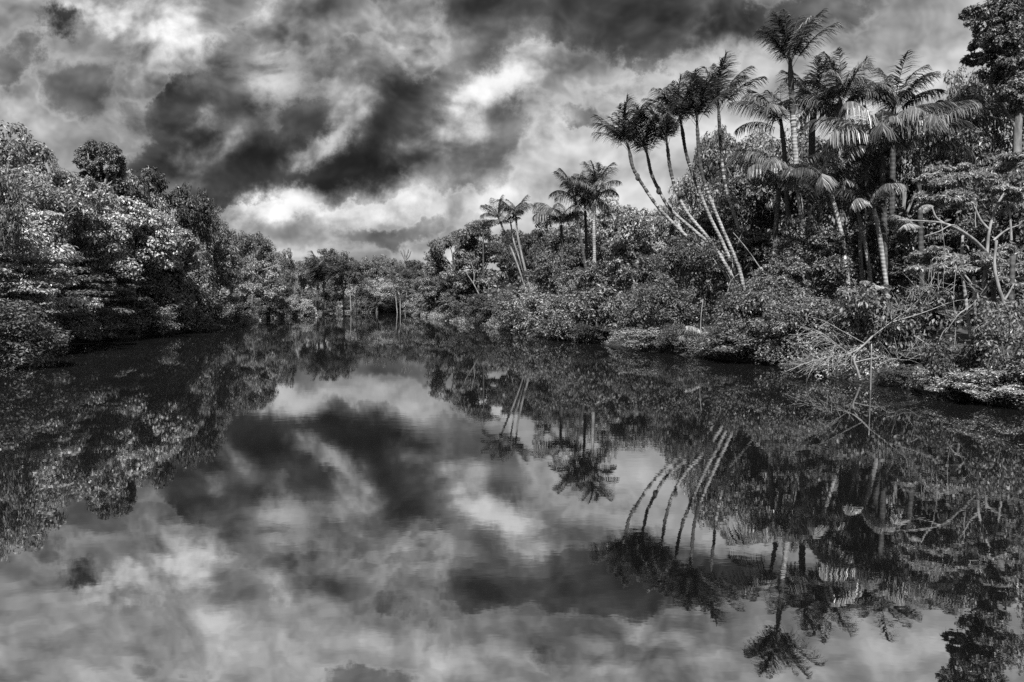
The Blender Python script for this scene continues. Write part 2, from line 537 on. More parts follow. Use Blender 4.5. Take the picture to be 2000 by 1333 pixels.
def proto_shrub(tagname, dense, ll, mat, n=3, H=4.2, rad=2.9, leafw=.5, ncl=24):
    res = []
    for i in range(n):
        cen = ellipsoid_centres(ncl, 0, 0, H * .42, rad * .78, rad * .78, H * .46, -.8, .2, .6)
        cen[:, 2] = np.maximum(cen[:, 2], .35)
        rd = np.full((len(cen), 3), rad * .31) * (.7 + .6 * rng.random((len(cen), 1)))
        c2, r2 = sub_clumps(cen, rd, 8, .95, .5, .85)
        cm = leaves_from(tagname + '_leaves', c2, r2, dense, ll, leafw)
        cm.materials.append(mat)
        t = Tubes()
        for c in cen[::2]:
            c = Vector(c)
            t.tube([(random.uniform(-.3, .3), random.uniform(-.3, .3), -.3), c * .55 + Vector((0, 0, .2)), c * 1.04], .06, .015, 3, 5)
        tm = t.mesh(tagname + '_stems'); tm.materials.append(M['bark'])
        res.append((cm, tm, H, rad))
    return res
def proto_vine(n=2, H=10.0, rad=3.2):
    """a tree smothered in hanging creeper"""
    res = []
    for i in range(n):
        p, d = [], []
        for k in range(170):
            a = random.random() * 6.283
            ztop = H * random.uniform(.35, 1.0)
            rl = rad * (1 - .55 * (ztop / H) ** 2) * random.uniform(.6, 1.05)
            ln = random.uniform(1.2, 4.5)
            m = int(ln * 42)
            t = rng.random(m)
            x = math.cos(a) * rl * (1 + .1 * t) + rng.normal(size=m) * .20
            y = math.sin(a) * rl * (1 + .1 * t) + rng.normal(size=m) * .20
            z = np.maximum(ztop - t * ln, .2) + rng.normal(size=m) * .08
            p.append(np.stack([x, y, z], 1)); d.append(np.tile([math.cos(a), math.sin(a), .25], (m, 1)))
        p = np.concatenate(p); d = np.concatenate(d)
        nr = d + rng.normal(size=p.shape) * .45 + np.array([0, 0, .3])
        dr = rng.normal(size=p.shape) * .6 + np.array([0, 0, -1.0]) + d * .5
        cm = leaf_mesh('creeper_leaves', p, nr, dr, .24 * (.6 + .8 * rng.random(len(p))), .55)
        cm.materials.append(M['mid'])
        cen = ellipsoid_centres(8, 0, 0, H * .7, rad * .5, rad * .5, H * .25)
        tm = limbs(H * .4, cen, .2).mesh('creeper_wood'); tm.materials.append(M['bark'])
        res.append((cm, tm, H, rad))
    return res

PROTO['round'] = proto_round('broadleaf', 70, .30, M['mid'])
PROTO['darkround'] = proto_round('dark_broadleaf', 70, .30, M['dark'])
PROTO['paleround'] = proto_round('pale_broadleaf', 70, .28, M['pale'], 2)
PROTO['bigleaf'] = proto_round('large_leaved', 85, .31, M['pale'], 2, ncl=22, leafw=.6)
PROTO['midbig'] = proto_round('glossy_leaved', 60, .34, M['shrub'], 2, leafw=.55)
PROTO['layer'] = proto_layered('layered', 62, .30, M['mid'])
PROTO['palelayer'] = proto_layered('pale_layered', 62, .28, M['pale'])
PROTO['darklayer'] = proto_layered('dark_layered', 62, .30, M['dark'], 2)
PROTO['feather'] = proto_layered('feathery', 130, .16, M['feather'], 2, 9.5, 5.0, 'palebark', .32, 5, .38)
PROTO['open'] = proto_open()
PROTO['shrub'] = proto_shrub('shrub', 88, .17, M['shrub'])
PROTO['bigshrub'] = proto_shrub('glossy_shrub', 52, .24, M['shrub'], 2)
PROTO['paleshrub'] = proto_shrub('pale_shrub', 60, .20, M['pale'], 2)
PROTO['vine'] = proto_vine()
VARI = {}

def plant(kind, name, px, top, bot, wpx, Y, label, cat, group=None, floor=None):
    """a tree or shrub whose foliage spans the photo heights top..bot and the photo width wpx, Y metres ahead"""
    lst = PROTO[kind]
    if len(lst[0]) == 4 and not isinstance(lst[0][0], tuple):
        for j, (cm, tm, H, rad) in enumerate(lst):
            co = np.empty(len(cm.vertices) * 3, dtype=np.float32); cm.vertices.foreach_get('co', co); co = co.reshape(-1, 3)
            lst[j] = (cm, tm, float(np.quantile(co[:, 2], .993)), float(np.quantile(np.abs(co[:, :2]), .985)), 0)
    i = VARI.get(kind, 0); VARI[kind] = i + 1
    cm, tm, H, rad, _ = lst[i % len(lst)]
    b = at(px, 600, Y)
    g = gz(b.x, b.y)
    ztop = at(px, top, Y).z
    g = max(g, -.5) if floor is None else floor
    sz = (ztop - g) / H
    sxy = (wpx / F * Y) / (2 * rad)
    root = empty(name, (b.x, b.y, g), random.uniform(0, 6.28), (sxy, sxy, sz))
    tag(root, label, cat, group)
    shrubby = cat in ('shrub', 'bush')
    link('stems' if shrubby else 'trunk', tm, None, root)
    link('foliage' if shrubby else 'crown', cm, None, root)
    return root
def bankY(px, tab, rad_px, f, off=0.0):
    """distance ahead at which a plant in that direction stands f of its radius inland of the waterline"""
    y0 = wl(tab, px)
    ys = y0 + np.arange(-4, 40, .25)
    a = ray(px, 600); xs = a.x / a.y * ys
    s_ = inland(xs, ys)
    want = rad_px / F * ys * f + off
    ok = np.nonzero(s_ >= want)[0]
    return float(ys[ok[0]]) if len(ok) else y0 + 2
# ------------------------------------------------------------------ left bank: shrubs at the water, then tier on tier of trees
GS, GT = 'shrubs along the waterline', 'trees of the river forest'
for kind, px, top, w_, Y, label in [
 ('shrub', -55, 570, 190, 35, 'dense leafy shrub at the far left edge of the picture, hanging over the water'),
 ('shrub', 28, 592, 130, 41, 'broad dark shrub at the lower left waterline, lowest of the left bank'),
 ('shrub', 92, 596, 120, 51, 'fine-leaved shrub on the left bank beside the lowest corner shrub'),
 ('paleshrub', 158, 606, 104, 60, 'paler hummocky shrub on the left waterline below the layered dark trees'),
 ('shrub', 218, 592, 100, 66, 'rounded shrub on the left waterline right of the paler hummocky one'),
 ('shrub', 282, 590, 96, 71, 'wide shrub at the foot of the creeper-hung tree on the left bank'),
 ('bigshrub', 342, 596, 86, 79, 'glossy shrub at the water under the tall dark round tree on the left'),
 ('shrub', 396, 588, 84, 86, 'tall shrub leaning over the water near the left bank point'),
 ('shrub', 437, 584, 60, 96, 'last shrub on the point of the left bank before the twin pale trunks'),
 ('paleshrub', 468, 612, 44, 116, 'small low shrub at the water under the twin pale trunks'),
 ('shrub', 512, 580, 66, 146, 'dark shrub on the far left bank right of the twin pale trunks'),
 ('paleshrub', 566, 582, 46, 176, 'small pale shrub at the far water just left of the big dark far palm'),
 ('shrub', 540, 577, 50, 160, 'dark far-left waterside shrub between the small pale shrub and the twin pale trunks'),
 ('shrub', 628, 579, 44, 204, 'dark bush at the foot of the big dark far palm'),
 ('paleshrub', 592, 586, 50, 192, 'sparse pale bush leaning over the far water beside the dark far palm'),
]:
    plant(kind, 'shrub', px, top, 0, w_ * 1.25, bankY(px, LW, w_ / 2, .22), label, 'shrub', GS)

for kind, px, top, w_, Y, label in [
 ('paleshrub', 652, 582, 44, 263, 'pale bush on the far bank under the low spreading tree'),
 ('paleshrub', 700, 585, 48, 262, 'bright bush at the foot of the white far palm trunks'),
 ('shrub', 676, 579, 40, 264, 'dim bush on the far bank left of the white far palm trunks'),
 ('shrub', 730, 572, 52, 262, 'dark bush under the broad domed far tree'),
 ('shrub', 762, 577, 46, 260, 'dark bush on the far bank just left of the grey far palm trunk'),
 ('paleshrub', 806, 581, 44, 252, 'pale bush at the river bend right of the three far palms'),
 ('shrub', 786, 578, 40, 262, 'dim bush behind the three far palms at the river bend'),
]:
    plant(kind, 'shrub', px, top, 0, w_, Y, label, 'shrub', GS, 0)

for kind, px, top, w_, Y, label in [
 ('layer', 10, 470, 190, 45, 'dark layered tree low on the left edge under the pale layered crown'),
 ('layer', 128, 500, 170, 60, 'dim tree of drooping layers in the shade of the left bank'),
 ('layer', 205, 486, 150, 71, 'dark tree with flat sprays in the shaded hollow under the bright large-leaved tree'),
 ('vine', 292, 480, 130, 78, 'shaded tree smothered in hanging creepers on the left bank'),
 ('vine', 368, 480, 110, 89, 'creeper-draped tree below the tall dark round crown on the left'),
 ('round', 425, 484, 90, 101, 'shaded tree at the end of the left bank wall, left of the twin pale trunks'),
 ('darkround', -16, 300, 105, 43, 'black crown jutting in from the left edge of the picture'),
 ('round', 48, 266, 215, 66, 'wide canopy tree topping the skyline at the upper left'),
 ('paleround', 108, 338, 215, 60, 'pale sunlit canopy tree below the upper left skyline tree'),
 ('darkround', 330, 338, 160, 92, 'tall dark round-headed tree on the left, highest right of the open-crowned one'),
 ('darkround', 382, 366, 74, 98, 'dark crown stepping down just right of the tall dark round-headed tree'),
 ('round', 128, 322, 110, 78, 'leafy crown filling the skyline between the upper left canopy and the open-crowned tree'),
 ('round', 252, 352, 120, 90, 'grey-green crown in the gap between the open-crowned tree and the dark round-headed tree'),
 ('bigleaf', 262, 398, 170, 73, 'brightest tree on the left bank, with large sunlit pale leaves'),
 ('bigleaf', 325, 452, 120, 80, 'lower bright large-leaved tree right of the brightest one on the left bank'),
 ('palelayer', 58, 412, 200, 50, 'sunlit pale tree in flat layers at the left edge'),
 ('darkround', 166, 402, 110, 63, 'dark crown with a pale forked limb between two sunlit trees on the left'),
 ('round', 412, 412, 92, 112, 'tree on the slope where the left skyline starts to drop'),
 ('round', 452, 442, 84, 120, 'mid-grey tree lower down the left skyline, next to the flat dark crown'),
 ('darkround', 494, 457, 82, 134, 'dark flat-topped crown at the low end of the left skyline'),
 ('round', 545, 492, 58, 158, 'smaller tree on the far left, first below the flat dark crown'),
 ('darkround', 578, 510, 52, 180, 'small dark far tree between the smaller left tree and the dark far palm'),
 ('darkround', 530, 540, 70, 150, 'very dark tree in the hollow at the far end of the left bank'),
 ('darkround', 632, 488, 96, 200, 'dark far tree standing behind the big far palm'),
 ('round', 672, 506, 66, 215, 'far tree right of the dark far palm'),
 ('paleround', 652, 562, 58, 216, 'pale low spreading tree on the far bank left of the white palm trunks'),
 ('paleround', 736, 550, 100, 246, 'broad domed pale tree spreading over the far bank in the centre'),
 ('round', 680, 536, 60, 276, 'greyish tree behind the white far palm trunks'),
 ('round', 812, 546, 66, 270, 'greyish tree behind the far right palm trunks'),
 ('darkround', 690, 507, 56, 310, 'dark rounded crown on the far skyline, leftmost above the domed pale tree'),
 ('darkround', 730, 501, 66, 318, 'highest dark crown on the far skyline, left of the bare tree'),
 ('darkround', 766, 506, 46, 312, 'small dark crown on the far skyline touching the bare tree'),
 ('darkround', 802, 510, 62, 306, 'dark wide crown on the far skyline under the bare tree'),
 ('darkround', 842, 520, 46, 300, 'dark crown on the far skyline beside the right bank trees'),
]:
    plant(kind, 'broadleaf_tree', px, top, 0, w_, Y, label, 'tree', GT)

# ------------------------------------------------------------------ right bank: trees
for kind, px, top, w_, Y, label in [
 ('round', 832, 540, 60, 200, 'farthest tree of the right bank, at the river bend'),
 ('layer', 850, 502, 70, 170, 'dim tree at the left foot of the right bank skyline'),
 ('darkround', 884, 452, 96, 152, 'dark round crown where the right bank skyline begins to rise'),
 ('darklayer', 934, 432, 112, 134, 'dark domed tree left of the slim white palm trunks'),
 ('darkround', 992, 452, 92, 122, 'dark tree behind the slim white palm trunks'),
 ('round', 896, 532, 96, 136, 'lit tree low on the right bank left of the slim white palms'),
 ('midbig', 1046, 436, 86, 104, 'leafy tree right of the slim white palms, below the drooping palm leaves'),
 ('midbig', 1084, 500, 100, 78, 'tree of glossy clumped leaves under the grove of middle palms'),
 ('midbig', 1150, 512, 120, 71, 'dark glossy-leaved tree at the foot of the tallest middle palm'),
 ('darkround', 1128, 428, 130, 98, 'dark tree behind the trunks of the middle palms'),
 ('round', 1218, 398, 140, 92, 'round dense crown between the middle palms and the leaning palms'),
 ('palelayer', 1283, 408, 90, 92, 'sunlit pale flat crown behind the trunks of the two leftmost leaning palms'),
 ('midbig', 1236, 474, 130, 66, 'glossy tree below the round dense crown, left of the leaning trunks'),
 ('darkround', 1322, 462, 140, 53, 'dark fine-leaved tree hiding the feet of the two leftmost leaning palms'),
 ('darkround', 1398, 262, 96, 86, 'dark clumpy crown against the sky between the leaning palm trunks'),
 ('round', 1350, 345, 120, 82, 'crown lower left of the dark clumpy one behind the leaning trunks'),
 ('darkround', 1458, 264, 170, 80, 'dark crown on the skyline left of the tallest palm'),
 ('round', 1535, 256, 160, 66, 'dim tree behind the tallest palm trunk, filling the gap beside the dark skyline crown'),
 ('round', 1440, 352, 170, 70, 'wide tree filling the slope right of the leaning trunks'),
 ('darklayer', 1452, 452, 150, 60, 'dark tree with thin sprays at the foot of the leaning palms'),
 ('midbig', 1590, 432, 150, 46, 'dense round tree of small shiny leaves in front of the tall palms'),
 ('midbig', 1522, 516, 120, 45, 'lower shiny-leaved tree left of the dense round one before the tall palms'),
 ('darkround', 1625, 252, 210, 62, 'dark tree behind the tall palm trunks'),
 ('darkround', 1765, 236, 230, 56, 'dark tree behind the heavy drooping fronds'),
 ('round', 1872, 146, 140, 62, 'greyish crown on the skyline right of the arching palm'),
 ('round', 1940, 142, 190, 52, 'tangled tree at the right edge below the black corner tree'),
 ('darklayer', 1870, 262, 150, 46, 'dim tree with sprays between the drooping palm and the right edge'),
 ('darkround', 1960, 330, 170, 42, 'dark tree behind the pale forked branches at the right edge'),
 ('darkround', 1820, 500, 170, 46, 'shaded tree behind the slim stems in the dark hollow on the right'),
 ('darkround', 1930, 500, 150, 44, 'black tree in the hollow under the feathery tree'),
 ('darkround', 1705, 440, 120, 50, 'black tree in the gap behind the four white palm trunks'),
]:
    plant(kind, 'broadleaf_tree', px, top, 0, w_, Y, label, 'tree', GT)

for kind, px, top, w_, Y, label in [
 ('paleshrub', 826, 584, 56, 196, 'small pale shrub at the water where the right bank begins'),
 ('shrub', 858, 570, 66, 142, 'shrub near the start of the right bank, left of the dark cave of leaves'),
 ('shrub', 900, 572, 66, 118, 'shrub below the lit low tree at the far end of the right bank'),
 ('shrub', 946, 576, 74, 101, 'leafy shrub on the right waterline left below the slim white palms'),
 ('paleshrub', 1032, 556, 50, 92, 'bright little bush at the foot of the slim white palms'),
 ('shrub', 1002, 574, 84, 84, 'shrub on the waterline straight below the slim white palms'),
 ('bigshrub', 1062, 574, 100, 74, 'glossy shrub on the waterline below the drooping palm grove'),
 ('shrub', 1130, 566, 110, 65, 'shrub on the waterline below the tallest middle palm'),
 ('shrub', 1105, 622, 90, 66, 'low shrub spilling to the water beside the pale fallen debris'),
 ('bigshrub', 1205, 560, 120, 58, 'wide shrub on the bank left of the bare twig tangle'),
 ('shrub', 1180, 628, 90, 60, 'low shrub at the water below the bare twig tangle'),
 ('shrub', 1292, 548, 120, 52, 'tall shrub below the dark fine-leaved tree at the leaning palms'),
 ('paleshrub', 1262, 636, 110, 50.5, 'low pale-topped shrub at the water left of the black opening'),
 ('shrub', 1322, 636, 64, 48.5, 'low shrub at the water directly left of the black opening'),
 ('shrub', 1448, 560, 100, 45, 'arched shrub over the right side of the black opening'),
 ('shrub', 1488, 556, 130, 43.5, 'big dense shrub left of the fallen pale branches'),
 ('bigshrub', 1462, 640, 130, 41.5, 'low shrub at the water right of the pale fallen fronds'),
 ('shrub', 1560, 580, 130, 38.5, 'dense shrub above the fallen pale branches'),
 ('shrub', 1395, 682, 80, 44, 'small low shrub under the pale fallen fronds'),
 ('shrub', 1640, 572, 150, 37, 'straggly shrub behind the fallen branches, below the white palm trunks'),
 ('bigshrub', 1745, 560, 150, 33.5, 'large straggly shrub right of the white palm trunks'),
 ('shrub', 1588, 706, 80, 34.5, 'low shrub trailing into the water under the fallen branches'),
 ('shrub', 1765, 716, 70, 29.5, 'low dark shrub at the water beside the curved stem'),
 ('bigshrub', 1700, 664, 90, 32, 'shrub behind the forked white stem under the fallen branch'),
 ('shrub', 1822, 676, 110, 29, 'dark low shrub in the hollow behind the hooked stem'),
 ('bigshrub', 1868, 668, 90, 27, 'waterside shrub in the hollow between hooked stem and brightest low bush'),
 ('paleshrub', 1880, 718, 120, 26.2, 'brightest low bush at the lower right waterline'),
 ('paleshrub', 1985, 592, 130, 26, 'tall pale bush at the right edge of the picture'),
 ('paleshrub', 1950, 722, 130, 23.8, 'pale bush overhanging the water at the lower right'),
 ('shrub', 2040, 700, 150, 22.5, 'shrub cut by the right edge at the lower right'),
]:
    low = 'water' in label
    plant(kind, 'shrub', px, top, 0, w_ * 1.28, bankY(px, RW, w_ / 2, .22 if low else .6, 0 if low else (2.2 if 1620 < px < 1860 else .4)), label, 'shrub', GS)

# ------------------------------------------------------------------ trees shaped one by one
def pxpath(pts, Y):
    return [at(p[0], p[1], Y + (p[2] if len(p) > 2 else 0)) for p in pts]

def own_tree(name, label, base_px, Y, limbs_, layers, mat, bark, ll, dens, lw=.45, up=.8, part='crown', cat='tree', group=None, subs=10, sub=.42, broken=False):
    """limbs_: (photo path, radius at start, radius at end); layers: (photo x, y, half width, half height, depth offset) of foliage"""
    b = at(base_px, 600, Y); b.z = gz(b.x, b.y)
    root = empty(name, b); tag(root, label, cat, group)
    t = Tubes()
    for pts, r0, r1 in limbs_:
        t.tube([p - b for p in pxpath(pts, Y)], r0, r1, 5, 8, .06)
    link('trunk', t.mesh(name + '_wood'), M[bark], root)
    cen, rad = [], []
    for (px, py, rw, rh, dy) in layers:
        c = at(px, py, Y + dy) - b
        k = (Y + dy) / F
        cen.append(c); rad.append((rw * k, rw * k * .85, rh * k))
    cen = np.array([tuple(c) for c in cen]); rad = np.array(rad)
    if broken:                                               # each layer as several ragged sprays
        cen = np.repeat(cen, 6, 0) + rng.uniform(-1, 1, (len(cen) * 6, 3)) * np.repeat(rad, 6, 0) * np.array([.8, .8, 1.5])
        rad = np.repeat(rad, 6, 0) * rng.uniform(.3, .6, (len(cen), 1)) * np.array([1, 1, .8])
    c2, r2 = sub_clumps(cen, rad, subs, .85, sub, 1.15)
    link(part, leaves_from(name + '_leaves', c2, r2, dens, ll, lw, up, .15, .6), M[mat], root)
    return root

own_tree('emergent_tree', 'open-crowned tree rising alone above the left skyline, sky showing through it', 197, 82,
 [([(203, 520), (202, 420), (201, 385), (205, 362), (212, 330), (214, 292)], .30, .08), ([(201, 385), (190, 360), (176, 330), (172, 300)], .14, .05),
  ([(204, 366), (222, 352), (232, 325)], .12, .04), ([(202, 380), (216, 370), (232, 362)], .1, .04)],
 [(192, 284, 26, 14, 0), (166, 300, 20, 14, 1), (215, 294, 24, 15, -1), (230, 314, 16, 16, 0), (232, 340, 16, 15, 1), (160, 318, 14, 12, 0), (218, 328, 14, 14, -1),
  (240, 362, 16, 12, 0), (214, 356, 14, 11, 1), (176, 324, 12, 10, -1), (225, 375, 18, 12, 0), (180, 300, 22, 12, 2), (200, 300, 24, 14, 3), (165, 340, 10, 8, 1), (188, 322, 15, 9, 1), (198, 312, 14, 8, -1), (190, 335, 15, 10, 0), (204, 344, 13, 9, 1), (186, 350, 10, 8, 0), (236, 326, 10, 12, 2)], 'dark', 'palebark', .28, 62, subs=14, sub=.36)
own_tree('pale_trunk_tree', 'pale sunlit tree with twin white trunks at the end of the left bank', 478, 112,
 [([(468, 628), (473, 600), (481, 580), (490, 560), (505, 530)], .24, .08), ([(467, 628), (470, 606), (470, 582), (468, 560)], .2, .07),
  ([(441, 592), (455, 565), (470, 535), (482, 515)], .14, .05), ([(481, 580), (500, 568), (522, 560)], .1, .04), ([(505, 530), (535, 520), (548, 510)], .09, .03), ([(430, 548), (440, 520), (444, 500)], .12, .04)],
 [(440, 520, 26, 14, 0), (470, 530, 28, 15, -2), (500, 520, 26, 16, 0), (450, 555, 26, 12, -2), (490, 560, 30, 12, -3), (525, 540, 26, 14, 0), (462, 585, 20, 7, -3), (515, 572, 24, 8, -2), (540, 560, 18, 10, 0), (430, 505, 16, 12, 2)],
 'pale', 'palebark', .34, 75, .55, .6)
own_tree('corner_tree', 'black leafy tree leaning into the top right corner', 1985, 46,
 [([(1992, 700), (1990, 480), (1986, 300), (1990, 180), (1985, 90), (1975, 0), (1970, -60)], .36, .12), ([(1988, 200), (1965, 150), (1930, 110), (1905, 60)], .16, .05),
  ([(1986, 110), (1950, 70), (1915, 30)], .14, .04), ([(1988, 260), (1955, 200), (1918, 140)], .12, .04)],
 [(1900, 25, 26, 14, 0), (1930, 40, 40, 26, -1), (1965, 10, 50, 36, 1), (1910, 80, 26, 24, 0), (1950, 95, 44, 28, -1), (1990, 70, 44, 40, 1), (1905, 115, 24, 13, 0), (1945, 140, 34, 22, 0), (1985, 150, 40, 28, -1), (1965, -50, 60, 40, 1), (2040, 60, 60, 80, 2), (1990, 205, 30, 22, 0), (2050, -60, 70, 50, 2), (1975, 60, 40, 40, -2), (1955, 20, 40, 30, -2), (1985, 110, 40, 34, -2), (1970, 175, 34, 24, -2), (1935, 75, 26, 24, -2), (1990, 10, 40, 36, -2)],
 'dark', 'bark', .19, 110, .5, .45, subs=18, sub=.27)
own_tree('feathery_tree', 'feathery flat-layered tree with pale forking branches at the right edge', 1935, 34.5,
 [([(1925, 770), (1928, 640), (1922, 560), (1927, 505), (1932, 450), (1948, 400), (1975, 362), (2000, 350)], .115, .035),
  ([(1927, 495), (1900, 468, -1), (1870, 448, -1.8), (1840, 436, -2.2), (1800, 432, -2.4), (1752, 430, -2.2)], .10, .02), ([(1845, 438, -2.1), (1828, 425, -2.2), (1820, 405, -2.2)], .06, .03), ([(1890, 460, -1.2), (1862, 440, -2), (1835, 452, -2.4), (1805, 462, -2.6)], .04, .015),
  ([(1932, 450), (1915, 430), (1895, 395), (1850, 378)], .07, .02), ([(1975, 362), (1940, 352), (1900, 350), (1850, 342)], .06, .02), ([(1940, 470), (1965, 450), (1990, 440)], .06, .02),
  ([(1975, 470), (1972, 420), (1965, 385)], .06, .04), ([(1928, 640), (1900, 560), (1860, 520), (1810, 505)], .08, .02), ([(1905, 445), (1905, 420), (1912, 365)], .03, .015)],
 [(1860, 338, 50, 9, 0), (1920, 336, 50, 12, 1), (1975, 326, 44, 13, 0), (1870, 358, 44, 9, -1), (1940, 362, 50, 10, 0), (1990, 370, 34, 12, 0), (1815, 386, 32, 10, 0), (1855, 392, 36, 9, -1), (1890, 386, 30, 8, 0), (1960, 402, 36, 8, 1),
  (1800, 500, 44, 9, 0), (1850, 492, 46, 10, -1), (1900, 506, 50, 11, 0), (1945, 516, 44, 12, 0), (1985, 500, 30, 14, 0), (1830, 520, 50, 8, -2), (1975, 545, 36, 10, -1)],
 'feather', 'palebark', .19, 44, .34, .7, part='crown', subs=12, sub=.30, broken=True)
own_tree('bare_tree', 'leafless dead tree standing up from the far skyline', 792, 304,
 [([(792, 560), (792, 515), (791, 505)], .7, .45), ([(791, 507), (786, 498), (782, 489)], .4, .2), ([(791, 506), (790, 495), (788, 486)], .36, .2), ([(792, 506), (796, 496), (798, 487)], .36, .2),
  ([(792, 509), (799, 501), (803, 490)], .36, .2), ([(786, 498), (781, 494)], .12, .07), ([(797, 496), (801, 488)], .12, .07), ([(790, 497), (793, 487)], .12, .07)],
 [(792, 516, 2, 1, 0)], 'dark', 'bark', .2, 2, subs=2)

# ------------------------------------------------------------------ palms
def frond_mesh(name, a0, a1, petiole, ll, droop, nl=44, wid=.016, seed=0, sway=.05, vup=.25):
    """unit frond growing from the origin, leaning to +x: a0 / a1 are its angles from upright at base and tip"""
    r_ = random.Random(seed)
    N = 24
    pts = [Vector((0, 0, 0))]; tans = []
    for i in range(N):
        t = i / (N - 1)
        a = a0 + (a1 - a0) * t ** 1.5
        d = Vector((math.sin(a), sway * math.sin(2.2 * t), math.cos(a)))
        tans.append(d); pts.append(pts[-1] + d / N)
    V, Fc = [], []
    def strip(ps, ws, sd):
        b = len(V)
        for p, w_ in zip(ps, ws):
            V.append(p + sd * w_); V.append(p - sd * w_)
        for k in range(len(ps) - 1):
            Fc.append((b + 2 * k, b + 2 * k + 1, b + 2 * k + 3, b + 2 * k + 2))
    B = Vector((0, 1, 0))
    ws = [.0075 * (1 - .8 * i / N) for i in range(N + 1)]
    strip(pts, ws, B); strip(pts, ws, Vector((.7, 0, .7)))
    for sgn in (-1, 1):
        for k in range(nl):
            t = petiole + (1 - petiole) * (k + r_.random() * .8) / nl
            x = min(t, .999) * N
            i = int(x); p = pts[i].lerp(pts[min(i + 1, N)], x - i); T = tans[min(i, N - 1)]
            Nn = T.cross(B) * -1
            u = (t - petiole) / (1 - petiole)
            L_ = ll * (.45 + 1.0 * math.sin(math.pi * min(.12 + u * .88, 1)) ** .7) * r_.uniform(.8, 1.1) * (.75 if u > .93 else 1)
            an = R(62) - R(34) * u + r_.uniform(-.14, .14)
            d = (T * math.cos(an) + B * sgn * math.sin(an) + Nn * (vup + r_.uniform(-.12, .2))).normalized()
            p1 = p + d * L_ * .5 + Vector((0, 0, -droop * L_ * .16))
            d2 = (d + Vector((0, 0, -droop * r_.uniform(.7, 1.3)))).normalized()
            p2 = p1 + d2 * L_ * .5
            sd = d.cross(Vector((r_.uniform(-.5, .5), r_.uniform(-.5, .5), 1))).normalized()
            strip([p, p1, p2], [wid * .45, wid * .55, wid * .12], sd)
    me = bpy.data.meshes.new(name)
    me.from_pydata([tuple(v) for v in V], [], Fc); me.update()
    return me
FR = {
 'shuttle': [frond_mesh('upright_frond', R(3 + 3 * i), R(36 + 11 * i), .24, .235, .6, 56, .015, i, .05, .30) for i in range(4)],
 'arch': [frond_mesh('arching_frond', R(14 + 7 * i), R(84 + 11 * i), .18, .23, 1.1, 54, .014, 10 + i, .06, .15) for i in range(4)],
 'droop': [frond_mesh('hanging_frond', R(24 + 9 * i), R(112 + 11 * i), .14, .23, 2.3, 52, .013, 20 + i, .1, 0) for i in range(3)],
}
for me in FR['shuttle'] + FR['arch']: me.materials.append(M['palm'])
for me in FR['droop']: me.materials.append(M['palmlit'])
HID = [0]

def palm(label, path, Y, size_px, types, n, group=None, r_px=(3.0, 2.0), bark='ring', spread=28, shaft=True, phi0=None, only=None, tilt=1.0, sheath=0.0):
    """path: photo points of the trunk from the ground up; size_px: frond length in photo pixels"""
    pts = pxpath(path, Y)
    base = pts[0].copy()
    root = empty('palm_tree', base); tag(root, label, 'palm', group)
    k = Y / F
    tb = Tubes().tube([p - base for p in pts], r_px[0] * k, r_px[1] * k, 6, 9, .05)
    link('trunk', tb.mesh('palm_trunk'), M[bark], root)
    top = pts[-1] - base
    ax = (pts[-1] - pts[-2]).normalized()
    q0 = Vector((0, 0, 1)).rotation_difference(ax.lerp(Vector((0, 0, 1)), 1 - tilt).normalized())
    L_ = size_px * k
    if sheath:                                               # old leaf bases clinging to the upper trunk, darkened to paint its backlit shade
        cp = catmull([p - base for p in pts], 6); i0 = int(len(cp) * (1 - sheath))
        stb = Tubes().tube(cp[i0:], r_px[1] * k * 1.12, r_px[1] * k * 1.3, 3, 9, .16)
        link('leaf_base_shade_sheath', stb.mesh('palm_sheath'), M['darkbark'], root)
    if shaft:
        sh = Tubes().tube([top - ax * .06 * L_, top + ax * .08 * L_, top + ax * .26 * L_], r_px[1] * k * 1.25, r_px[1] * k * .6, 4, 9)
        link('crown_shaft', sh.mesh('palm_crown_shaft'), M['darkbark'], root)
    ph = random.random() * 6.28 if phi0 is None else phi0
    for i in range(n):
        ty = types[i % len(types)]
        lst = FR[ty]
        fr_ = link('frond', lst[i % len(lst)], None, root)
        a = ph + i * 2.39996 if only is None else R(only[i % len(only)]) + random.uniform(-.15, .15)
        out = R(random.uniform(-.35, 1.0) * spread * (.3 + .7 * (i + 1) / n))
        q = q0 @ Quaternion((0, 0, 1), a) @ Quaternion((0, 1, 0), out) @ Quaternion((0, 0, 1), random.uniform(-.25, .25))
        fr_.rotation_mode = 'QUATERNION'; fr_.rotation_quaternion = q
        fr_.location = top + ax * L_ * .10 * (1 - i / n)
        s = L_ * random.uniform(.88, 1.1)
        fr_.scale = (s, s, s)
    return root

GL = 'leaning palms on the right bank'
lean = [
 ('leftmost leaning palm, its bowed trunk carrying a dark termite nest', [(1440, 600), (1420, 540), (1385, 500), (1345, 466), (1291, 412), (1258, 366), (1237, 330), (1230, 300)], 104),
 ('second leaning palm from the left, with a nest low on its bowed trunk', [(1446, 600), (1432, 540), (1400, 490), (1357, 452), (1311, 411), (1291, 380), (1273, 342), (1266, 312)], 104),
 ('third leaning palm from the left, its trunk showing white down to the shrubs', [(1452, 610), (1428, 538), (1386, 470), (1345, 420), (1321, 374), (1309, 330), (1304, 292)], 100),
 ('fourth leaning palm from the left, just before the two straight-topped ones', [(1456, 610), (1440, 545), (1412, 476), (1385, 421), (1355, 346), (1340, 300), (1332, 252)], 104),
 ('fifth leaning palm, with a long white trunk and full dark crown', [(1460, 610), (1445, 530), (1408, 440), (1381, 372), (1367, 320), (1362, 252)], 108),
 ('rightmost and tallest of the leaning palms, its crown open in a fan', [(1478, 610), (1466, 520), (1436, 426), (1416, 360), (1408, 290), (1404, 226)], 112),
]
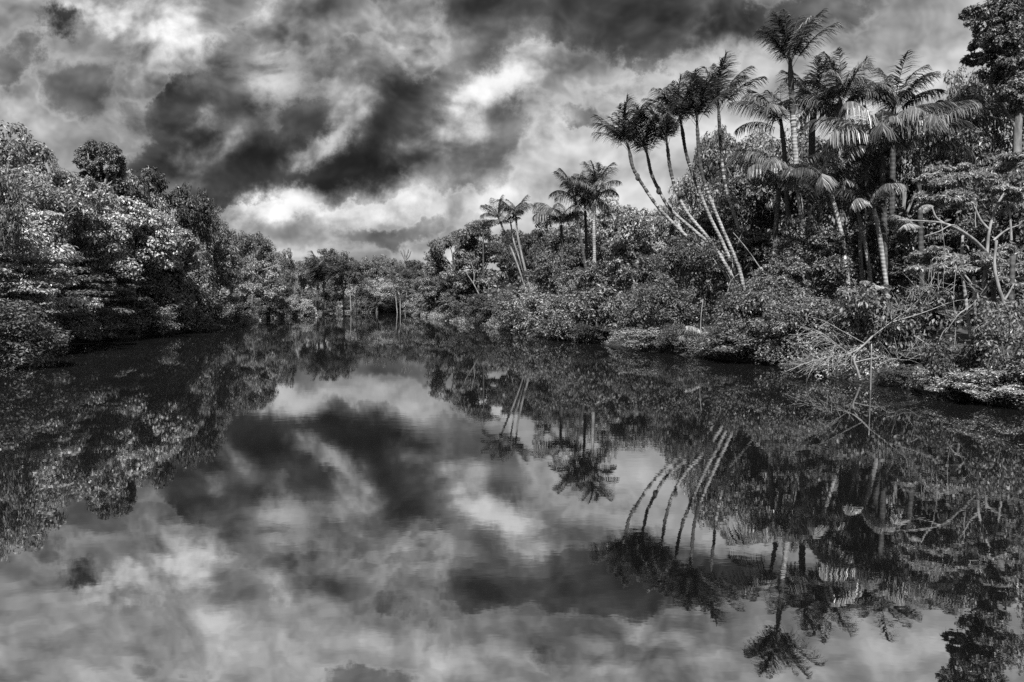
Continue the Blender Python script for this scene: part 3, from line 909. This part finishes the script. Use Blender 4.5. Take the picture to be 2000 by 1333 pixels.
for i, (lb, pth, sz) in enumerate(lean):
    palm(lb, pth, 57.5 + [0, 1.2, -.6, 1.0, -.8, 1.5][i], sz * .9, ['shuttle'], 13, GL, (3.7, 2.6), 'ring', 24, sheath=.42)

GP = 'palms of the river forest'
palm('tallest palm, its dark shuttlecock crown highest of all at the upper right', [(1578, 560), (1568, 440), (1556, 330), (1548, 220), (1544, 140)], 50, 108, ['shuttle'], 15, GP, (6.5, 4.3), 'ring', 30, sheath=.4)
palm('bushy palm with a dense dark head directly right of the tallest palm', [(1582, 560), (1584, 400), (1586, 260), (1588, 232)], 53, 108, ['shuttle', 'arch'], 13, GP, (7, 5.5), 'darkbark', 26)
palm('palm with a full crown against the sky, between the bushy palm and the arching one', [(1652, 560), (1644, 400), (1638, 300), (1640, 222)], 50, 112, ['shuttle', 'arch', 'droop'], 14, GP, (6.5, 5), 'ring', 26)
palm('arching palm, rightmost crown seen against open sky', [(1740, 560), (1742, 400), (1745, 232)], 50, 112, ['arch', 'shuttle'], 12, GP, (6, 5), 'darkbark', 28)
palm('palm with long side fronds reaching left under the tallest palm', [(1560, 560), (1540, 420), (1532, 300), (1528, 262)], 52, 112, ['arch', 'arch', 'shuttle'], 9, GP, (5, 4), 'darkbark', 30, only=[200, 175, 160, 220, 185, 90, 330, 140, 250])
palm('short palm whose big striped frond hangs left beside the leaning palms', [(1512, 520), (1516, 440), (1522, 372)], 49, 120, ['droop', 'arch'], 8, GP, (5, 4.5), 'darkbark', 20, only=[185, 170, 205, 230, 10, 320, 150, 265], shaft=False)
palm('heavy palm of long hanging shiny leaflets, left of the feathery tree', [(1728, 560), (1726, 420), (1722, 300)], 44, 150, ['droop', 'arch', 'droop'], 13, GP, (6, 5), 'darkbark', 26, shaft=False)
palm('palm with hanging fronds right of the heavy drooping one', [(1800, 560), (1796, 400), (1790, 300)], 43, 130, ['droop', 'arch'], 10, GP, (5, 4.5), 'darkbark', 26, shaft=False)
palm('thin-leaved palm on the skyline before the greyish crown at the right', [(1860, 560), (1862, 350), (1866, 268)], 48, 110, ['arch', 'droop'], 11, GP, (4, 3), 'darkbark', 32, shaft=False)
palm('pale palm with shaggy fronds hanging over the dense round tree', [(1662, 620), (1655, 545), (1646, 470), (1622, 372)], 45, 110, ['droop', 'arch'], 10, GP, (4.5, 4), 'ring', 26, shaft=False)
palm('small palm topping the rightmost white trunk below the drooping fronds', [(1738, 610), (1729, 545), (1716, 450), (1706, 408)], 43.5, 86, ['droop', 'arch'], 9, GP, (4.6, 4), 'ring', 28, shaft=False)
palm('slim palm with a pale trunk just left of the rightmost white trunk', [(1706, 620), (1700, 545), (1688, 470), (1672, 400)], 46, 92, ['droop', 'arch'], 9, GP, (4, 3.4), 'ring', 30, shaft=False)
palm('palm trunk standing dim between the pale trunks, with a ragged top', [(1684, 620), (1683, 545), (1680, 480), (1682, 430)], 47, 76, ['droop'], 7, GP, (3.6, 3.2), 'ring', 30, shaft=False)
palm('palm with upright young fronds behind the pale shaggy one', [(1600, 560), (1602, 460), (1604, 400)], 51, 96, ['arch', 'shuttle'], 9, GP, (4, 3.5), 'darkbark', 30)
palm('palm with a fan of plumes in the gap between the two sky-high crowns at right', [(1690, 560), (1692, 400), (1694, 300)], 54, 90, ['arch', 'shuttle'], 10, GP, (4, 3.5), 'darkbark', 26)
# middle grove
palm('tallest middle palm, with a straight pale trunk and a star of open fronds', [(1160, 560), (1161, 500), (1160, 440), (1163, 386)], 78, 70, ['shuttle', 'arch'], 14, GP, (3.6, 2.6), 'ring', 34)
palm('middle palm just left of the tallest one, leaning slightly', [(1150, 560), (1140, 500), (1130, 440), (1124, 396)], 80, 66, ['arch', 'shuttle'], 14, GP, (3.2, 2.4), 'darkbark', 32)
palm('bushy low palm at the left of the middle grove', [(1098, 560), (1098, 500), (1096, 440)], 82, 74, ['droop', 'arch'], 14, GP, (3, 2.6), 'darkbark', 26, shaft=False)
palm('dark palm with folded hanging leaves between the two middle trunks', [(1146, 560), (1145, 480), (1143, 412)], 84, 70, ['droop', 'shuttle'], 14, GP, (3, 2.6), 'darkbark', 24, shaft=False)
palm('small palm on the skyline between the slim white palms and the middle grove', [(1068, 560), (1068, 480), (1068, 440)], 104, 40, ['arch'], 9, GP, (2.4, 2), 'darkbark', 30)
palm('slim white-trunked palm, left crown of the leaning pair', [(1030, 572), (1012, 520), (992, 470), (976, 432)], 90, 50, ['arch', 'shuttle'], 11, GP, (2.4, 1.8), 'palebark', 34)
palm('slim white-trunked palm, right crown of the leaning pair', [(1038, 572), (1024, 520), (1012, 466), (1008, 430)], 88, 52, ['arch', 'shuttle'], 11, GP, (2.4, 1.8), 'palebark', 34)
palm('thin white palm stem between the slim leaning pair', [(1034, 572), (1016, 510), (1004, 474), (998, 440)], 89, 40, ['arch'], 8, GP, (1.8, 1.4), 'palebark', 30)
palm('little palm on the skyline left of the slim white palms', [(944, 560), (944, 470), (944, 446)], 128, 26, ['arch'], 8, GP, (1.6, 1.4), 'darkbark', 34)
# far bank
palm('big dark palm on the far left bank with broad upright fronds', [(622, 612), (620, 590), (621, 566)], 188, 66, ['shuttle'], 14, GP, (2.4, 2.2), 'darkbark', 30)
for i, (x0, x1, yt, lb) in enumerate([
 (686, 683, 556, 'far palm with a white trunk, leftmost of the cluster before the domed pale tree'),
 (691, 690, 552, 'far palm with the whitest trunk of the far cluster, second from its left'),
 (696, 697, 560, 'short far palm leaning right within the white-trunked cluster'),
 (705, 706, 554, 'far palm standing apart at the right of the white-trunked cluster'),
 (776, 771, 556, 'far palm with a grey trunk, leftmost of the three near the river bend'),
 (782, 781, 546, 'tall far palm in the middle of the three near the river bend'),
 (791, 796, 550, 'far palm leaning right, rightmost of the three near the river bend')]):
    palm(lb, [(x0, 612), ((x0 + x1) / 2, 585), (x1, yt)], 230 + 3 * i, 25, ['arch', 'shuttle'], 10, 'palms on the far bank', (.95, .7), 'palebark', 40, shaft=False)

# ------------------------------------------------------------------ termite nests, dry fronds, lianas, stems and fallen branches
def blob(name, label, px, py, Y, w_, h_, mat):
    k = Y / F
    bm_v, bm_f = [], []
    nu, nv = 14, 10
    for j in range(nv + 1):
        th = math.pi * j / nv
        for i in range(nu):
            ph = 6.2832 * i / nu
            rr_ = 1 + .14 * math.sin(3 * ph + 2 * th) + .10 * math.sin(5 * ph - 4 * th) + random.uniform(-.05, .05)
            bm_v.append((math.sin(th) * math.cos(ph) * w_ * k * rr_, math.sin(th) * math.sin(ph) * w_ * k * rr_, math.cos(th) * h_ * k * (1 + .08 * math.sin(2 * ph))))
    for j in range(nv):
        for i in range(nu):
            bm_f.append((j * nu + i, j * nu + (i + 1) % nu, (j + 1) * nu + (i + 1) % nu, (j + 1) * nu + i))
    me = bpy.data.meshes.new(name); me.from_pydata(bm_v, [], bm_f); me.update()
    me.polygons.foreach_set('use_smooth', [True] * len(me.polygons))
    o_ = link(name, me, M[mat]); o_.location = at(px, py, Y)
    return tag(o_, label, 'termite nest', 'termite nests on palm trunks')
blob('termite_nest', 'dark nest on the right side of the leftmost leaning trunk', 1245, 346, 57.3, 4, 7.5, 'nest')
blob('termite_nest', 'dark nest on the second leaning trunk', 1286, 372, 58.5, 4.2, 8, 'nest')
blob('termite_nest', 'dark nest on the third leaning trunk, lowest of the dark ones', 1327, 379, 56.7, 4.2, 7.5, 'nest')
blob('termite_nest', 'pale lumpy nest on a palm trunk beside the dense round tree', 1650, 512, 44.6, 5.2, 12, 'nestpale')

def dry_frond(label, px, py, Y, size_px, rots, ty='droop', mat='dry'):
    b = at(px, py, Y); L_ = size_px * Y / F
    vs, fs = [], []
    for (az, inc, k) in rots:
        me = FR[ty][k % 3]
        q = Quaternion((0, 0, 1), R(az)) @ Quaternion((0, 1, 0), R(inc))
        off = len(vs)
        vs += [tuple(q @ (v.co * L_)) for v in me.vertices]
        fs += [tuple(i + off for i in p.vertices) for p in me.polygons]
    me = bpy.data.meshes.new('dry_frond'); me.from_pydata(vs, [], fs); me.update()
    o_ = link('dry_palm_frond', me, M[mat]); o_.location = b
    return tag(o_, label, 'palm frond', 'pale dead palm fronds')
dry_frond('pale dead fronds fallen at the water right of the black opening', 1384, 662, 43.2, 62, [(10, 48, 0), (165, 50, 1), (200, 36, 2), (-20, 66, 1), (180, 70, 0)], 'shuttle')
dry_frond('pale dead frond hooked over beside the tallest middle palm', 1173, 482, 76, 26, [(0, 30, 0), (40, 50, 1)], 'arch')
dry_frond('pale dead frond hanging under the white forked branch on the right', 1792, 446, 33.6, 62, [(190, 50, 0), (215, 62, 2), (160, 40, 1)], 'shuttle')
dry_frond('clump of pale dead fronds at the foot of the rightmost white palm trunk', 1716, 562, 41, 40, [(170, 30, 0), (20, 40, 1), (270, 50, 2), (220, 45, 1)], 'arch')
dry_frond('pale fallen frond and debris at the water below the middle grove', 1056, 652, 70.5, 36, [(175, 70, 0), (10, 75, 1), (150, 50, 1)], 'arch')
dry_frond('small pale frond catching light above the feathery layers', 1822, 402, 33, 34, [(185, 55, 1), (200, 75, 0)], 'arch')

def stem(name, label, cat, paths, Y, mat='palebark', group=None, wob=.08):
    """paths: (photo points with optional depth offset, radius start px, radius end px)"""
    b = pxpath([paths[0][0][0]], Y)[0]
    t = Tubes(); k = Y / F
    for pts, r0, r1 in paths:
        t.tube([p - b for p in pxpath(pts, Y)], r0 * k, r1 * k, 5, 7, wob)
    o_ = link(name, t.mesh(name), M[mat]); o_.location = b
    return tag(o_, label, cat, group)
def twigs(ax, ay, bx, by, n, ln, ang, dz=0.0, spread=.5):
    out = []
    for i in range(n):
        f = random.uniform(.15, 1.0)
        x, y = ax + (bx - ax) * f, ay + (by - ay) * f
        a = ang + random.uniform(-spread, spread)
        l_ = ln * random.uniform(.4, 1.2)
        out.append(([(x, y, dz), (x + math.cos(a) * l_ * .5, y + math.sin(a) * l_ * .5 + random.uniform(-4, 4), dz + random.uniform(-.5, .4)), (x + math.cos(a) * l_, y + math.sin(a) * l_ + random.uniform(-3, 6), dz + random.uniform(-1, .6))], .5, .2))
    return out
stem('fallen_branch', 'large bleached fallen branch with a fan of bare twigs reaching left over the water', 'branch',
 [([(1705, 656), (1682, 678), (1656, 692), (1620, 698), (1580, 708), (1532, 727)], 1.9, .5), ([(1656, 692), (1620, 706), (1590, 722), (1560, 738)], 1.0, .35),
  ([(1656, 690), (1628, 668), (1600, 648), (1556, 636)], 1.0, .3), ([(1640, 680), (1606, 656), (1570, 640)], 1.1, .4), ([(1700, 660), (1740, 630), (1790, 590), (1825, 540)], 1.2, .35), ([(1740, 630), (1800, 612), (1852, 592)], 1.2, .4),
  ([(1690, 672), (1650, 650), (1610, 628), (1570, 616)], 1.0, .3)] + twigs(1650, 694, 1550, 716, 24, 46, 2.6, -.4, 1.5) + twigs(1660, 690, 1570, 640, 26, 44, 3.4, -.4, .8) + twigs(1700, 660, 1820, 560, 40, 50, -2.2, -.3, 1.2) + twigs(1690, 672, 1600, 700, 20, 40, 1.9, -.4, .7), 30.0)
for lb, ax, ay, bx, by, nt, ln_, ang_, Yt in [
 ('tangle of fine bare twigs over the straggly shrub under the white palm trunks', 1600, 640, 1716, 582, 20, 54, -2.4, 34.0),
 ('bare twiggy branch reaching up right of the large fallen branch', 1740, 640, 1868, 556, 24, 50, -2.0, 31.0),
 ('low grey twig tangle at the waterline beside the upright pole', 1712, 716, 1800, 690, 26, 44, -1.2, 29.2),
 ('grey twiggy branch hanging across the dark hollow at the right', 1846, 650, 1926, 560, 16, 46, -1.9, 30.0),
]:
    stem('twiggy_branch', lb, 'branch', [([(ax, ay), ((ax * 2 + bx) / 3, (ay * 2 + by) / 3 - 6, -.3), ((ax + bx * 2) / 3, (ay + by * 2) / 3 + 5, .2), (bx, by)], 1.1, .4)] + [(((lambda t: (t[0][0], ay + (by - ay) * (t[0][0] - ax) / (bx - ax), 0))(pp),) + tuple(pp[1:]), r0_, r1_) for pp, r0_, r1_ in twigs(ax, ay, bx, by, nt, ln_, ang_, -.2, 1.3)], Yt, 'palebark', 'bare twiggy branches on the right bank', .15)
stem('forked_stem', 'bleached forked stem standing in the water under the fallen branch', 'stem',
 [([(1680, 742), (1674, 722), (1668, 706), (1672, 692), (1682, 674)], 2.6, 1.6), ([(1669, 707), (1660, 694), (1650, 688)], 1.6, .9), ([(1670, 708), (1700, 701), (1728, 699), (1750, 706), (1772, 722)], 1.3, .5)], 30.2)
stem('upright_pole', 'thin upright pale pole rising straight out of the water on the right', 'pole', [([(1700, 772), (1701, 720), (1702, 672)], 1.2, 1.0)], 27.5, wob=.02)
stem('curved_stem', 'pale stem bowed like a hook over the water on the right', 'stem', [([(1808, 752), (1818, 730), (1824, 708), (1817, 684), (1803, 668), (1785, 656)], 2.1, .9)], 27.8)
stem('arched_root', 'thin low arching root touching the water left of the hooked stem', 'root', [([(1708, 758), (1722, 738), (1740, 733), (1753, 739), (1764, 758)], .9, .6)], 29.0)
for lb, pts, r0, r1, Y in [
 ('whitish stem leaning in the dark hollow, left one under the feathery tree', [(1896, 660), (1890, 615), (1884, 570), (1878, 520), (1880, 460)], 3.6, 2.4, 37),
 ('pale knobbly trunk, slightly bent, at the right of the dark hollow', [(1968, 660), (1962, 600), (1950, 560), (1942, 520), (1946, 470)], 3.8, 2.4, 33),
 ('dark straight trunk between the two pale stems in the hollow', [(1944, 680), (1941, 600), (1940, 520)], 4.4, 4.0, 36),
 ('dark trunk with a rough surface at the right end of the hollow', [(1976, 690), (1974, 600), (1978, 500)], 6.0, 5.0, 33),
 ('thin ringed stem just right of the whitish leaning one', [(1906, 640), (1903, 590), (1902, 540)], 3.0, 2.6, 38),
 ('very thin pale stem slanting up behind the hooked stem', [(1796, 712), (1802, 670), (1808, 632)], 1.4, 1.0, 31.5),
 ('thin pale stem beside the fallen branch crown, left of the slanting one', [(1756, 706), (1764, 665), (1770, 628)], 1.3, 1.0, 32.5),
 ('short mottled stem between the upright pole and the hooked stem', [(1750, 712), (1756, 670), (1754, 635)], 1.8, 1.5, 33),
 ('thin curved stem arching up right of the hooked stem', [(1824, 712), (1830, 680), (1840, 652), (1850, 640)], 1.1, .7, 29.8),
 ('white broken stick leaning at the right edge of the hollow', [(1962, 586), (1972, 570), (1980, 555)], 2.0, 1.4, 31),
]:
    stem('tree_stem', lb, 'stem', [(pts, r0, r1)], Y, 'darkbark' if lb.startswith('dark') else ('ring' if 'ringed' in lb or 'whitish' in lb else 'palebark'), 'stems in the dark hollow on the right')
for lb, paths, Y in [
 ('pale hanging vine straight down the black opening in the right bank', [([(1368, 660), (1369, 620), (1373, 585)], .9, .7)], 46.0),
 ('loose vine crossing the feet of the leaning palms', [([(1420, 575), (1428, 548), (1450, 530), (1462, 515)], .9, .5), ([(1450, 530), (1438, 490), (1462, 425)], .7, .4)], 52),
 ('tangle of thin bare vines on the bank left of the black opening', [([(1205, 575), (1222, 600), (1240, 615), (1260, 622)], .8, .4), ([(1215, 610), (1235, 625), (1230, 640)], .8, .4), ([(1225, 590), (1212, 620), (1228, 636)], .7, .4), ([(1240, 600), (1225, 628), (1250, 620)], .7, .4), ([(1200, 600), (1240, 632)], .6, .3)], 53),
 ('thin vine hanging straight in the dark hollow, left of the whitish leaning stem', [([(1862, 700), (1866, 640), (1862, 580), (1868, 520)], .6, .5)], 30.5),
 ('thin wavy vine hanging down left of the hooked stem', [([(1776, 720), (1782, 670), (1776, 620), (1784, 570)], .6, .45)], 31),
 ('long vine looping from the forked white branch down into the hollow', [([(1838, 436), (1846, 500), (1842, 560), (1852, 640)], .55, .4)], 31.5),
 ('long pale liana slanting down right of the leaning trunks', [([(1508, 552), (1482, 520), (1465, 495), (1445, 470), (1432, 455)], 1.4, .7)], 50),
 ('thin white lianas left of the slim white palms', [([(936, 576), (925, 555), (912, 535), (905, 520)], 1.1, .6), ([(925, 555), (926, 534), (920, 512)], .8, .5)], 110),
]:
    stem('liana', lb, 'liana', paths, Y, 'palebark', 'lianas hanging on the banks')
stem('bleached_limb', 'forked pale limb showing in the dark crown on the left bank', 'branch', [([(104, 432), (120, 422), (138, 412), (150, 400)], 1.4, .6), ([(120, 422), (135, 418), (150, 414)], .9, .5)], 57.5)

# ------------------------------------------------------------------ undergrowth: low growth along the water and the mass inside the forest
def scatter(n, s0, s1, zfun, ymax=262, seed=3):
    g = np.random.default_rng(seed)
    out = []
    while sum(map(len, out)) < n:
        m = 200000
        y = 8 + (ymax - 8) * g.random(m) ** 1.6
        x = (g.random(m) * 2 - 1) * (.86 * y + 4)
        s = inland(x, y)
        ok = (s > s0) & (s < s1)
        out.append(np.stack([x[ok], y[ok], s[ok]], 1))
    p = np.concatenate(out)[:n]
    return p, g
p, g = scatter(60000, -.05, 1.5, None)
hmx = .18 + 1.5 * (.5 + .5 * np.sin(p[:, 0] * .9 + 2 * np.sin(p[:, 1] * .5))) * (.4 + .6 * np.abs(np.sin(p[:, 1] * .83 + p[:, 0] * .31))) * np.clip((p[:, 2] + .5) / 1.2, .3, 1)
z = np.maximum(height(p[:, 0], p[:, 1]), .02) + hmx * g.random(len(p)) ** .6
pos = np.stack([p[:, 0], p[:, 1], z], 1)
big = np.clip(p[:, 1] / 70, .8, 2.6)
me = leaf_mesh('undergrowth', pos, g.normal(size=pos.shape) * .6 + np.array([0, -.2, .7]), g.normal(size=pos.shape) + np.array([0, 0, -.3]), .16 * big * (.6 + .8 * g.random(len(pos))), .5)
tag(link('undergrowth', me, M['mid']), 'low leafy undergrowth trailing along both waterlines', 'undergrowth', None, 'stuff')

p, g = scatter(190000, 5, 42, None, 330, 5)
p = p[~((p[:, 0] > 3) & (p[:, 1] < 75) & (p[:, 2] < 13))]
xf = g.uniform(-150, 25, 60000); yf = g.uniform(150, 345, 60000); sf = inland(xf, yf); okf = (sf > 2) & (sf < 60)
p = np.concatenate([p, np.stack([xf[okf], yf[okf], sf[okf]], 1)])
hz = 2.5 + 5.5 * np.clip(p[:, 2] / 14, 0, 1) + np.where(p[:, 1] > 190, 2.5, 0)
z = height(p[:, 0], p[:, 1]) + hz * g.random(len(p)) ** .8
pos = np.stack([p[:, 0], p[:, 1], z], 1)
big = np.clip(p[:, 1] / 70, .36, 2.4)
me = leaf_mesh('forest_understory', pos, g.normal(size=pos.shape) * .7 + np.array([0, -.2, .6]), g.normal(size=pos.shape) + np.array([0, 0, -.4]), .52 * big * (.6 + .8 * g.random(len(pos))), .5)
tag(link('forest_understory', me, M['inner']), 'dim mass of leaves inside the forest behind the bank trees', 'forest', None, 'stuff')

# ------------------------------------------------------------------ render settings
scene.view_settings.view_transform = 'Standard'
scene.view_settings.look = 'None'
scene.view_settings.exposure = 0.95
scene.view_settings.gamma = 1.0
scene.cycles.max_bounces = 5
scene.cycles.diffuse_bounces = 2
scene.cycles.glossy_bounces = 3
scene.cycles.transmission_bounces = 2
scene.cycles.transparent_max_bounces = 4
scene.cycles.use_denoising = False
scene.cycles.sample_clamp_indirect = 3.0
scene.cycles.sample_clamp_direct = 6.0
scene.cycles.caustics_reflective = False
scene.cycles.caustics_refractive = False
